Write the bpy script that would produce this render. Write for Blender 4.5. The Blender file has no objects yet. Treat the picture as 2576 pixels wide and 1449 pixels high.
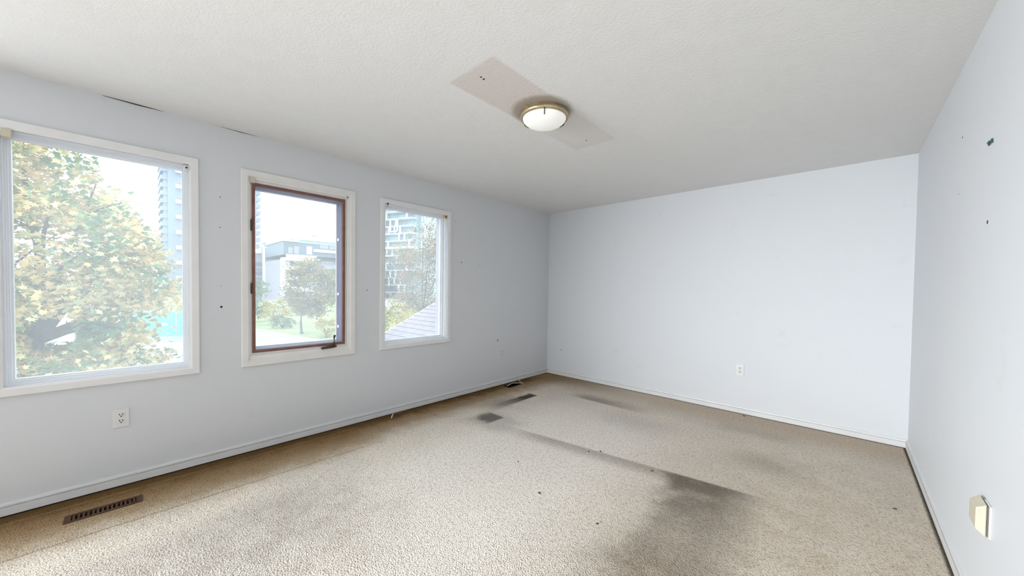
import bpy, math, random
import numpy as np
from mathutils import Vector, Matrix

# ------------------------------------------------------------------ scene, camera, world, light
scn = bpy.context.scene
col = scn.collection
W, D, H, REAR = 3.759, 4.436, 2.44, -3.4       # room width (x), far wall (y), height, wall behind the camera

cam = bpy.data.cameras.new('camera')
cam.sensor_fit = 'HORIZONTAL'
cam.sensor_width = 36.0
cam.lens = 902.857 / 2576 * 36.0
cam.shift_x = (1288 - 1284.409) / 2576
cam.shift_y = (747.688 - 724.5) / 2576
cam.clip_start = 0.05
cam.clip_end = 2000
camo = bpy.data.objects.new('camera', cam)
col.objects.link(camo)
_yaw, _pit, _rol = 0.75149, -0.023073, 0.012827
_f = Vector((-math.sin(_yaw) * math.cos(_pit), math.cos(_yaw) * math.cos(_pit), math.sin(_pit)))
_r = _f.cross(Vector((0, 0, 1))).normalized()
_u = _r.cross(_f)
_r2 = math.cos(_rol) * _r + math.sin(_rol) * _u
_u2 = -math.sin(_rol) * _r + math.cos(_rol) * _u
camo.matrix_world = Matrix(((_r2.x, _u2.x, -_f.x, 3.3527), (_r2.y, _u2.y, -_f.y, 0.0), (_r2.z, _u2.z, -_f.z, 1.2872), (0, 0, 0, 1)))
scn.camera = camo

SKY = 3.5
world = bpy.data.worlds.new('sky')
scn.world = world
world.use_nodes = True
nt = world.node_tree
bg = nt.nodes['Background']
tc = nt.nodes.new('ShaderNodeTexCoord')
mp = nt.nodes.new('ShaderNodeMapping'); mp.inputs['Scale'].default_value = (1.0, 1.0, 3.0)
nz = nt.nodes.new('ShaderNodeTexNoise'); nz.inputs['Scale'].default_value = 2.2; nz.inputs['Detail'].default_value = 5
rp = nt.nodes.new('ShaderNodeValToRGB')
rp.color_ramp.elements[0].position = 0.40; rp.color_ramp.elements[0].color = (0.80, 0.92, 1.0, 1)
rp.color_ramp.elements[1].position = 0.62; rp.color_ramp.elements[1].color = (0.95, 0.98, 1.0, 1)
nt.links.new(tc.outputs['Generated'], mp.inputs['Vector'])
nt.links.new(mp.outputs['Vector'], nz.inputs['Vector'])
nt.links.new(nz.outputs['Fac'], rp.inputs['Fac'])
nt.links.new(rp.outputs['Color'], bg.inputs['Color'])
bg.inputs['Strength'].default_value = SKY

def area_light(name, loc, rot, sx, sy, power, color, portal=False):
    l = bpy.data.lights.new(name, 'AREA'); l.shape = 'RECTANGLE'; l.size = sx; l.size_y = sy
    l.energy = power; l.color = color
    if portal: l.cycles.is_portal = True
    o = bpy.data.objects.new(name, l); o.location = loc; o.rotation_euler = rot
    col.objects.link(o)
    return o
HP = math.pi / 2
# added fill lights behind the viewpoint, set in two made-up window openings
area_light('daylight_side_window', (-0.24, -1.75, 1.42), (0, -HP, 0), 1.40, 1.9, 39, (0.99, 0.99, 1.0))
dl = area_light('daylight_rear_window', (0.78, REAR - 0.24, 1.36), (HP - 0.15, 0, -0.5), 1.2, 1.6, 84, (0.925, 0.965, 1.0))
dl.data.spread = math.radians(75)
# portals: sampling guides for the sky in the three windows in view
for yc in (-0.08, 1.025, 2.13):
    area_light('window_portal', (-0.22, yc, 1.415), (0, -HP, 0), 1.5, 0.86, 1, (1, 1, 1), True)

vs = scn.view_settings
vs.view_transform = 'Standard'
vs.look = 'None'
vs.gamma = 1.0
vs.use_curve_mapping = False
vs.exposure = 0.0
scn.cycles.use_denoising = True
scn.cycles.max_bounces = 7
scn.cycles.diffuse_bounces = 4
scn.cycles.glossy_bounces = 2
scn.cycles.transmission_bounces = 4
scn.cycles.transparent_max_bounces = 12
scn.cycles.use_adaptive_sampling = True
scn.cycles.adaptive_threshold = 0.06
scn.cycles.adaptive_min_samples = 16
scn.cycles.sample_clamp_indirect = 6.0

rnd = random.Random(7)

# ------------------------------------------------------------------ materials
def new_mat(name):
    m = bpy.data.materials.new(name); m.use_nodes = True
    return m, m.node_tree, m.node_tree.nodes['Principled BSDF']

def mat(name, c, rough=0.6, var=0.06, scale=6.0, bump=0.0, bscale=200.0, metal=0.0, detail=4.0, spec=0.5):
    """procedural paint, stone or metal: colour varied by noise, optional fine relief"""
    m, nt, b = new_mat(name)
    N, Lk = nt.nodes, nt.links
    t = N.new('ShaderNodeTexCoord')
    n = N.new('ShaderNodeTexNoise'); n.inputs['Scale'].default_value = scale; n.inputs['Detail'].default_value = detail
    Lk.new(t.outputs['Object'], n.inputs['Vector'])
    r = N.new('ShaderNodeValToRGB')
    r.color_ramp.elements[0].position = 0.3; r.color_ramp.elements[1].position = 0.7
    r.color_ramp.elements[0].color = tuple(max(0, x * (1 - var)) for x in c) + (1,)
    r.color_ramp.elements[1].color = tuple(min(1, x * (1 + var)) for x in c) + (1,)
    Lk.new(n.outputs['Fac'], r.inputs['Fac'])
    Lk.new(r.outputs['Color'], b.inputs['Base Color'])
    b.inputs['Roughness'].default_value = rough
    b.inputs['Metallic'].default_value = metal
    b.inputs['Specular IOR Level'].default_value = spec
    if bump:
        n2 = N.new('ShaderNodeTexNoise'); n2.inputs['Scale'].default_value = bscale; n2.inputs['Detail'].default_value = 3
        Lk.new(t.outputs['Object'], n2.inputs['Vector'])
        bp = N.new('ShaderNodeBump'); bp.inputs['Strength'].default_value = bump; bp.inputs['Distance'].default_value = 0.004
        Lk.new(n2.outputs['Fac'], bp.inputs['Height'])
        Lk.new(bp.outputs['Normal'], b.inputs['Normal'])
    return m

def leaf_mat(name, cols, scale=1.2, trans=0.35):
    m, nt, b = new_mat(name)
    N, Lk = nt.nodes, nt.links
    t = N.new('ShaderNodeTexCoord')
    n = N.new('ShaderNodeTexNoise'); n.inputs['Scale'].default_value = scale; n.inputs['Detail'].default_value = 6; n.inputs['Roughness'].default_value = 0.45
    Lk.new(t.outputs['Object'], n.inputs['Vector'])
    r = N.new('ShaderNodeValToRGB')
    k = len(cols)
    while len(r.color_ramp.elements) < k: r.color_ramp.elements.new(0.5)
    for i, c in enumerate(cols):
        e = r.color_ramp.elements[i]; e.position = 0.34 + 0.32 * i / (k - 1); e.color = c + (1,)
    Lk.new(n.outputs['Fac'], r.inputs['Fac'])
    Lk.new(r.outputs['Color'], b.inputs['Base Color'])
    b.inputs['Roughness'].default_value = 0.7
    tr = N.new('ShaderNodeBsdfTranslucent'); Lk.new(r.outputs['Color'], tr.inputs['Color'])
    mx = N.new('ShaderNodeMixShader'); mx.inputs['Fac'].default_value = trans
    Lk.new(b.outputs['BSDF'], mx.inputs[1]); Lk.new(tr.outputs['BSDF'], mx.inputs[2])
    Lk.new(mx.outputs['Shader'], N['Material Output'].inputs['Surface'])
    return m

def veil_glass(name, film, tint=(0.96, 0.98, 0.98)):
    """clear pane with a thin film of dust that scatters the daylight"""
    m, nt, b = new_mat(name)
    N, Lk = nt.nodes, nt.links
    N.remove(b)
    tp = N.new('ShaderNodeBsdfTransparent'); tp.inputs['Color'].default_value = tint + (1,)
    tl = N.new('ShaderNodeBsdfTranslucent'); tl.inputs['Color'].default_value = (0.93, 0.96, 0.98, 1)
    gl = N.new('ShaderNodeBsdfGlossy'); gl.inputs['Roughness'].default_value = 0.03
    t = N.new('ShaderNodeTexCoord')
    n = N.new('ShaderNodeTexNoise'); n.inputs['Scale'].default_value = 3.0; n.inputs['Detail'].default_value = 5
    Lk.new(t.outputs['Object'], n.inputs['Vector'])
    mr = N.new('ShaderNodeMapRange'); mr.inputs['To Min'].default_value = film * 0.75; mr.inputs['To Max'].default_value = film * 1.25
    Lk.new(n.outputs['Fac'], mr.inputs['Value'])
    m1 = N.new('ShaderNodeMixShader'); Lk.new(mr.outputs['Result'], m1.inputs['Fac'])
    Lk.new(tp.outputs['BSDF'], m1.inputs[1]); Lk.new(tl.outputs['BSDF'], m1.inputs[2])
    m2 = N.new('ShaderNodeMixShader'); m2.inputs['Fac'].default_value = 0.03
    Lk.new(m1.outputs['Shader'], m2.inputs[1]); Lk.new(gl.outputs['BSDF'], m2.inputs[2])
    Lk.new(m2.outputs['Shader'], N['Material Output'].inputs['Surface'])
    return m

class NG:
    """tiny expression helper for masks in a node tree"""
    def __init__(s, nt):
        s.nt = nt
    def v(s, x):
        return x
    def m(s, op, a, b=None, c=None, clamp=False):
        n = s.nt.nodes.new('ShaderNodeMath'); n.operation = op; n.use_clamp = clamp
        for i, x in enumerate((a, b, c)):
            if x is None: continue
            if isinstance(x, (int, float)): n.inputs[i].default_value = x
            else: s.nt.links.new(x, n.inputs[i])
        return n.outputs[0]
    def ss(s, x, lo, hi):      # smooth step from lo to hi (may descend)
        n = s.nt.nodes.new('ShaderNodeMapRange'); n.interpolation_type = 'SMOOTHSTEP'
        n.clamp = True
        if lo < hi:
            a, b_, ta, tb = lo, hi, 0.0, 1.0
        else:
            a, b_, ta, tb = hi, lo, 1.0, 0.0
        n.inputs['From Min'].default_value = a; n.inputs['From Max'].default_value = b_
        n.inputs['To Min'].default_value = ta; n.inputs['To Max'].default_value = tb
        s.nt.links.new(x, n.inputs['Value'])
        return n.outputs['Result']
    def noise(s, vec, scale, detail=4.0, rough=0.55):
        n = s.nt.nodes.new('ShaderNodeTexNoise'); n.inputs['Scale'].default_value = scale
        n.inputs['Detail'].default_value = detail; n.inputs['Roughness'].default_value = rough
        s.nt.links.new(vec, n.inputs['Vector'])
        return n.outputs['Fac']
    def mul(s, *a):
        r = a[0]
        for x in a[1:]: r = s.m('MULTIPLY', r, x)
        return r
    def mix(s, fac, ca, cb):
        n = s.nt.nodes.new('ShaderNodeMix'); n.data_type = 'RGBA'
        if isinstance(fac, (int, float)): n.inputs[0].default_value = fac
        else: s.nt.links.new(fac, n.inputs[0])
        for i, x in ((6, ca), (7, cb)):
            if isinstance(x, tuple): n.inputs[i].default_value = x + ((1,) if len(x) == 3 else ())
            else: s.nt.links.new(x, n.inputs[i])
        return n.outputs[2]

def carpet_mat():
    m, nt, b = new_mat('worn_carpet')
    g = NG(nt); Lk = nt.links
    t = nt.nodes.new('ShaderNodeTexCoord')
    P = t.outputs['Object']
    sp = nt.nodes.new('ShaderNodeSeparateXYZ'); Lk.new(P, sp.inputs[0])
    n_big = g.noise(P, 1.7, 3, 0.6)
    n_mid = g.noise(P, 6.0, 4, 0.6)
    wob = g.m('MULTIPLY_ADD', n_mid, 0.24, -0.12)
    X = g.m('ADD', sp.outputs['X'], wob)
    Y = g.m('ADD', sp.outputs['Y'], wob)
    x0, y0 = sp.outputs['X'], sp.outputs['Y']
    # base: beige pile, greyer where walked on, warmer on the far right
    c = g.mix(g.ss(n_big, 0.38, 0.62), (0.74, 0.665, 0.58), (0.80, 0.71, 0.605))
    warm = g.mul(g.ss(X, 2.2, 3.1), g.ss(Y, 4.9, 2.2), 0.85)
    c = g.mix(warm, c, g.mix(g.ss(n_mid, 0.35, 0.65), (0.66, 0.555, 0.435), (0.74, 0.645, 0.53)))
    # window light in the middle of the room, painted as a paler band
    pale = g.mul(g.ss(X, 0.65, 1.15), g.ss(X, 2.5, 1.9), g.ss(Y, 0.5, 1.3), g.ss(Y, 3.9, 3.0), 0.75)
    c = g.mix(pale, c, (0.91, 0.845, 0.77))
    # greyish soiling left foreground
    soil = g.mul(g.ss(X, 0.72, 0.95), g.ss(X, 1.9, 1.3), g.ss(Y, 1.4, 0.6), 0.60)
    c = g.mix(soil, c, g.mix(g.ss(n_mid, 0.35, 0.65), (0.42, 0.38, 0.345), (0.58, 0.54, 0.495)))
    # brown grime along the window wall: wide at the near end, with a flattened border line
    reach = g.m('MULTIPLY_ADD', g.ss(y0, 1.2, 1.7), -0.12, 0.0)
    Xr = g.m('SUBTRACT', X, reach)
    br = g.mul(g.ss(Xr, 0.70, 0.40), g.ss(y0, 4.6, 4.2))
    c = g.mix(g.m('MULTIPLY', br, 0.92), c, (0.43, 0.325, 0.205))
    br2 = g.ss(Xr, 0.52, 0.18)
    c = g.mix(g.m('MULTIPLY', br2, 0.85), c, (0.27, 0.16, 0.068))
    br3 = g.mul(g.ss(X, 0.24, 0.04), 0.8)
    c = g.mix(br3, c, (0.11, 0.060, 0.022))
    lw = g.m('ABSOLUTE', g.m('SUBTRACT', g.m('ADD', x0, g.m('MULTIPLY', wob, 0.08)), 0.545))
    crease = g.mul(g.ss(lw, 0.012, 0.003), g.ss(y0, 1.45, 1.2), 0.45)
    c = g.mix(crease, c, (0.20, 0.14, 0.085))
    lw2 = g.m('ABSOLUTE', g.m('SUBTRACT', g.m('ADD', x0, g.m('MULTIPLY', wob, 0.08)), 0.115))
    crease2 = g.mul(g.ss(lw2, 0.010, 0.002), g.ss(y0, 1.7, 1.4), 0.4)
    c = g.mix(crease2, c, (0.40, 0.28, 0.15))
    # the same along the far wall, lighter towards the right
    bb = g.mul(g.ss(Y, 3.75, 4.3), g.ss(X, 2.0, 0.3), 0.9)
    c = g.mix(bb, c, (0.33, 0.225, 0.125))
    bb2 = g.mul(g.ss(Y, 3.7, 4.25), g.ss(X, 0.8, 2.2), 0.75)
    c = g.mix(bb2, c, (0.56, 0.45, 0.335))
    # dark furniture marks
    def mark(xa, xb, ya, yb, soft, amt, colr, cc, sx=None):
        k = g.mul(g.ss(X, xa - soft, xa + soft), g.ss(X, xb + soft, xb - soft), g.ss(Y, ya - soft, ya + soft), g.ss(y0 if sx else Y, yb + (sx or soft), yb - (sx or soft)), amt)
        return g.mix(k, cc, colr)
    # long wedge that darkens to its far end
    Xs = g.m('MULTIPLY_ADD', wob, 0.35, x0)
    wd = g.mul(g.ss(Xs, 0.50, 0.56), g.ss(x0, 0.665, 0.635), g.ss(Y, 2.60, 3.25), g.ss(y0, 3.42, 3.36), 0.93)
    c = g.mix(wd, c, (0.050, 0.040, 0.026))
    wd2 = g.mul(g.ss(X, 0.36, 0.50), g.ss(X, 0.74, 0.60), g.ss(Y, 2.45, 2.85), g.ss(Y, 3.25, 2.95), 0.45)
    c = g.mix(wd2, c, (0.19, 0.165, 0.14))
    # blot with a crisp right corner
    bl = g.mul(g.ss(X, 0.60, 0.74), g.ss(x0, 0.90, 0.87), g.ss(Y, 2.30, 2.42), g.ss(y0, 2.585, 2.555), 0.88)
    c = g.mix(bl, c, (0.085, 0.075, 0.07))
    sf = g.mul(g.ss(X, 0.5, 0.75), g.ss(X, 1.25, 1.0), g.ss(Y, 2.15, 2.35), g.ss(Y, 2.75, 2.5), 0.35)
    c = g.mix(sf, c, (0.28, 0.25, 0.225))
    # soft grey streak parallel to the far wall
    st = g.mul(g.ss(X, 0.80, 1.15), g.ss(X, 2.0, 1.35), g.ss(y0, 3.66, 3.70), g.ss(Y, 3.98, 3.74), 0.62)
    c = g.mix(st, c, (0.19, 0.155, 0.12))
    c = mark(2.45, 3.05, 3.85, 3.98, 0.14, 0.38, (0.30, 0.25, 0.20), c)
    c = mark(2.72, 3.15, 3.12, 3.38, 0.16, 0.40, (0.30, 0.25, 0.20), c)
    c = mark(1.55, 2.2, 3.2, 3.55, 0.2, 0.25, (0.40, 0.36, 0.34), c)
    # straight nap line across the floor: dark on the near side, fading
    ln = g.m('SUBTRACT', g.m('MULTIPLY_ADD', x0, 0.135, 2.30), y0)       # > 0 nearer than the line
    edge = g.ss(ln, -0.012, 0.02)
    thin = g.mul(edge, g.ss(ln, 0.22, 0.03), g.ss(x0, 0.95, 1.5), g.ss(x0, 3.05, 2.85), 0.55)
    c = g.mix(thin, c, (0.27, 0.235, 0.20))
    lx = g.m('ADD', X, g.m('MULTIPLY', y0, 0.13))
    wide = g.mul(edge, g.ss(ln, 1.5, 0.1), g.ss(lx, 2.74, 2.90), g.ss(lx, 3.42, 3.08), g.m('MULTIPLY_ADD', g.ss(n_mid, 0.3, 0.6), 0.3, 0.7), 0.85)
    c = g.mix(wide, c, (0.165, 0.135, 0.105))
    front = g.mul(g.ss(X, 2.35, 2.70), g.ss(X, 3.15, 2.85), g.ss(Y, 2.1, 1.6), g.m('MULTIPLY_ADD', g.ss(n_mid, 0.3, 0.6), 0.4, 0.6), 0.75)
    c = g.mix(front, c, (0.23, 0.185, 0.135))
    # shade of the gap along the walls, painted into the carpet colour
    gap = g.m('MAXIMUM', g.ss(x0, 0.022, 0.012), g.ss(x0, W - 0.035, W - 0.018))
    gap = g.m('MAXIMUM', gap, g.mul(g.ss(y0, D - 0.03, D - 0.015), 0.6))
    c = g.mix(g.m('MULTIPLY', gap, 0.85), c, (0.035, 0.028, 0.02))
    # pile: fine grain in colour and relief
    gr = g.noise(P, 125.0, 1.0, 0.6)
    gr2 = g.noise(P, 50.0, 0.0, 0.6)
    grain = g.m('ADD', g.m('MULTIPLY', gr, 0.68), g.m('MULTIPLY', gr2, 0.32))
    fac = g.m('MULTIPLY', g.ss(grain, 0.51, 0.36), 0.55)
    c = g.mix(fac, c, g.mix(0.62, c, (0.06, 0.045, 0.03)))
    Lk.new(c, b.inputs['Base Color'])
    b.inputs['Roughness'].default_value = 1.0
    b.inputs['Specular IOR Level'].default_value = 0.0
    b.inputs['Sheen Weight'].default_value = 0.0
    bp = nt.nodes.new('ShaderNodeBump'); bp.inputs['Strength'].default_value = 0.9; bp.inputs['Distance'].default_value = 0.012
    Lk.new(gr, bp.inputs['Height']); Lk.new(bp.outputs['Normal'], b.inputs['Normal'])
    return m

def ceiling_mat():
    m, nt, b = new_mat('stippled_ceiling')
    g = NG(nt); Lk = nt.links
    t = nt.nodes.new('ShaderNodeTexCoord'); P = t.outputs['Object']
    sp = nt.nodes.new('ShaderNodeSeparateXYZ'); Lk.new(P, sp.inputs[0])
    x0, y0 = sp.outputs['X'], sp.outputs['Y']
    nn = g.noise(P, 9.0, 5)
    base = g.mix(nn, (0.80, 0.79, 0.775), (0.85, 0.845, 0.83))
    wob = g.m('MULTIPLY_ADD', g.noise(P, 60.0, 2), 0.02, -0.01)
    X = g.m('ADD', x0, wob); Y = g.m('ADD', y0, wob)
    k = g.mul(g.ss(X, 1.682, 1.710), g.ss(X, 2.056, 2.030), g.ss(Y, 1.235, 1.263), g.ss(Y, 2.560, 2.532))
    k = g.m('MULTIPLY', k, g.m('MULTIPLY_ADD', g.ss(Y, 2.1, 1.8), 0.5, 0.42))
    base = g.mix(k, base, g.mix(nn, (0.715, 0.635, 0.61), (0.73, 0.675, 0.63)))
    # dark brown ring round the lamp plate
    dx = g.m('SUBTRACT', x0, 1.885); dy = g.m('SUBTRACT', y0, 1.845)
    r = g.m('SQRT', g.m('ADD', g.m('MULTIPLY', dx, dx), g.m('MULTIPLY', dy, dy)))
    dark_ring = g.mul(g.ss(g.m('ADD', r, g.m('MULTIPLY_ADD', g.noise(P, 120.0, 2), 0.06, -0.03)), 0.215, 0.165), 0.6)
    base = g.mix(dark_ring, base, (0.22, 0.17, 0.10))
    Lk.new(base, b.inputs['Base Color'])
    b.inputs['Roughness'].default_value = 0.95
    b.inputs['Specular IOR Level'].default_value = 0.1
    h = g.noise(P, 85.0, 1.0, 0.7)
    bp = nt.nodes.new('ShaderNodeBump'); bp.inputs['Strength'].default_value = 0.22; bp.inputs['Distance'].default_value = 0.006
    Lk.new(h, bp.inputs['Height']); Lk.new(bp.outputs['Normal'], b.inputs['Normal'])
    return m

def wall_mat(name, ca, cb):
    m, nt, b = new_mat(name)
    g = NG(nt); Lk = nt.links
    t = nt.nodes.new('ShaderNodeTexCoord'); P = t.outputs['Object']
    c = g.mix(g.noise(P, 1.2, 2), ca, cb)
    smudge = g.mul(g.ss(g.noise(P, 5.0, 3, 0.65), 0.62, 0.75), 0.10)
    c = g.mix(smudge, c, (0.50, 0.48, 0.45))
    Lk.new(c, b.inputs['Base Color'])
    b.inputs['Roughness'].default_value = 0.55
    b.inputs['Specular IOR Level'].default_value = 0.3
    return m

M = {}
M['wall'] = wall_mat('pale_blue_grey_paint', (0.695, 0.712, 0.738), (0.715, 0.729, 0.749))
M['ceiling'] = ceiling_mat()
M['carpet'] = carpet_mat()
M['trim'] = mat('white_gloss_trim', (0.82, 0.815, 0.815), 0.35, 0.02, 8)
M['trim_w'] = mat('warm_white_trim', (0.81, 0.80, 0.775), 0.4, 0.03, 8)
M['base'] = mat('grey_white_baseboard', (0.735, 0.735, 0.735), 0.4, 0.04, 5)
M['vinyl'] = mat('white_window_vinyl', (0.82, 0.84, 0.87), 0.3, 0.02, 8)
M['mauve'] = mat('mauve_grey_brick_mould', (0.50, 0.48, 0.54), 0.7, 0.06, 12)
M['brown'] = mat('reddish_brown_sash_paint', (0.20, 0.085, 0.062), 0.45, 0.2, 14)
M['liner'] = mat('grey_blue_sash_liner', (0.24, 0.25, 0.35), 0.6, 0.08, 10)
M['glass'] = veil_glass('dusty_glass', 0.145)  # whitish veil put into the panes for the washed-out bright view
M['glass2'] = veil_glass('fogged_glass', 0.16)
M['beige'] = mat('ivory_plastic', (0.60, 0.555, 0.43), 0.5, 0.04, 20)
M['bronze'] = mat('dark_bronze', (0.085, 0.060, 0.040), 0.4, 0.25, 40, metal=0.6)
M['black'] = mat('black_hole', (0.012, 0.011, 0.010), 0.9, 0.2, 40)
M['plate'] = mat('white_plastic_plate', (0.76, 0.755, 0.74), 0.35, 0.02, 20)
M['gold'] = mat('brass', (0.62, 0.42, 0.12), 0.3, 0.15, 60, metal=0.9)
M['nickel'] = mat('aged_brass_ring', (0.50, 0.41, 0.26), 0.38, 0.15, 18, metal=0.75)
M['vent'] = mat('brown_register_metal', (0.085, 0.047, 0.032), 0.75, 0.25, 30, spec=0.15)
M['duct'] = mat('dark_duct', (0.012, 0.010, 0.008), 0.95, 0.3, 20, spec=0.05)
M['cable'] = mat('cream_cable', (0.62, 0.55, 0.45), 0.5, 0.08, 20)
M['grime'] = mat('dirty_cable', (0.30, 0.20, 0.12), 0.6, 0.2, 20)
M['crumb'] = mat('dark_crumb', (0.06, 0.045, 0.035), 0.9, 0.4, 200)
M['teal_hook'] = mat('dark_teal_hook', (0.03, 0.075, 0.095), 0.5, 0.15, 60)
M['shadow_gasket'] = mat('dark_gasket', (0.13, 0.12, 0.115), 0.7, 0.1, 40)

def dome_mat():
    m, nt, b = new_mat('frosted_lamp_glass')
    g = NG(nt)
    t = nt.nodes.new('ShaderNodeTexCoord')
    c = g.mix(g.noise(t.outputs['Object'], 9.0, 4), (0.86, 0.86, 0.80), (0.92, 0.92, 0.88))
    nt.links.new(c, b.inputs['Base Color'])
    b.inputs['Roughness'].default_value = 0.25
    b.inputs['Emission Color'].default_value = (1.0, 0.98, 0.92, 1)
    b.inputs['Emission Strength'].default_value = 0.28
    return m
M['dome'] = dome_mat()
# outdoors
M['asphalt'] = mat('pale_asphalt', (0.33, 0.33, 0.34), 0.9, 0.12, 0.4)
M['concrete'] = mat('pale_concrete', (0.45, 0.45, 0.44), 0.85, 0.08, 0.8)
M['grass'] = mat('short_grass', (0.24, 0.29, 0.13), 0.9, 0.2, 1.5)
M['bark'] = mat('maple_bark', (0.085, 0.08, 0.085), 0.9, 0.25, 6)
M['leaf'] = leaf_mat('maple_leaves', [(0.07, 0.20, 0.10), (0.16, 0.30, 0.12), (0.66, 0.54, 0.26), (0.78, 0.60, 0.29), (0.24, 0.32, 0.15), (0.72, 0.48, 0.24), (0.11, 0.25, 0.12)], 0.85)
M['leaf_mix'] = leaf_mat('thin_autumn_leaves', [(0.10, 0.15, 0.09), (0.22, 0.21, 0.12), (0.42, 0.28, 0.18), (0.15, 0.18, 0.09)], 1.3)
M['leaf_y'] = leaf_mat('yellow_leaves', [(0.38, 0.31, 0.05), (0.46, 0.36, 0.06), (0.22, 0.24, 0.06)], 0.9)
M['leaf_g'] = leaf_mat('green_leaves', [(0.07, 0.15, 0.07), (0.11, 0.19, 0.08), (0.17, 0.22, 0.10)], 0.9)
M['leaf_o'] = leaf_mat('olive_leaves', [(0.10, 0.14, 0.08), (0.22, 0.20, 0.10), (0.42, 0.31, 0.14), (0.12, 0.15, 0.08)], 0.8)
M['shingle'] = mat('mauve_grey_shingle', (0.235, 0.212, 0.245), 0.95, 0.10, 9, 0.4, 120)
M['shingle_b'] = mat('mauve_shingle_warm', (0.25, 0.22, 0.24), 0.95, 0.12, 7, 0.4, 120)
M['felt'] = mat('dark_roof_felt', (0.10, 0.09, 0.10), 0.95, 0.1, 10)
M['tower'] = mat('light_blue_grey_cladding', (0.27, 0.33, 0.395), 0.6, 0.04, 0.1)
M['tower_d'] = mat('blue_grey_glazing', (0.24, 0.30, 0.365), 0.4, 0.05, 0.2)
M['bwhite'] = mat('white_facade', (0.72, 0.74, 0.76), 0.6, 0.03, 0.2)
M['bgrey'] = mat('light_grey_facade', (0.27, 0.275, 0.31), 0.6, 0.05, 0.2)
M['bdark'] = mat('grey_blue_glass_facade', (0.10, 0.15, 0.19), 0.35, 0.10, 0.3)
M['bmint'] = mat('mint_glass_rail', (0.42, 0.53, 0.54), 0.3, 0.05, 0.3)
M['bglass'] = mat('pale_aqua_glazing', (0.30, 0.43, 0.47), 0.25, 0.10, 0.25)
M['teal'] = mat('turquoise_mesh', (0.13, 0.52, 0.48), 0.7, 0.12, 1.2)
M['pole'] = mat('pale_wood_pole', (0.42, 0.42, 0.43), 0.8, 0.1, 2)
M['carpaint'] = mat('white_car_paint', (0.62, 0.65, 0.68), 0.3, 0.02, 2)
M['cargl'] = mat('dark_car_glass', (0.06, 0.08, 0.10), 0.15, 0.05, 2)
M['tyre'] = mat('black_tyre', (0.03, 0.03, 0.03), 0.9, 0.1, 6)

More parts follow.
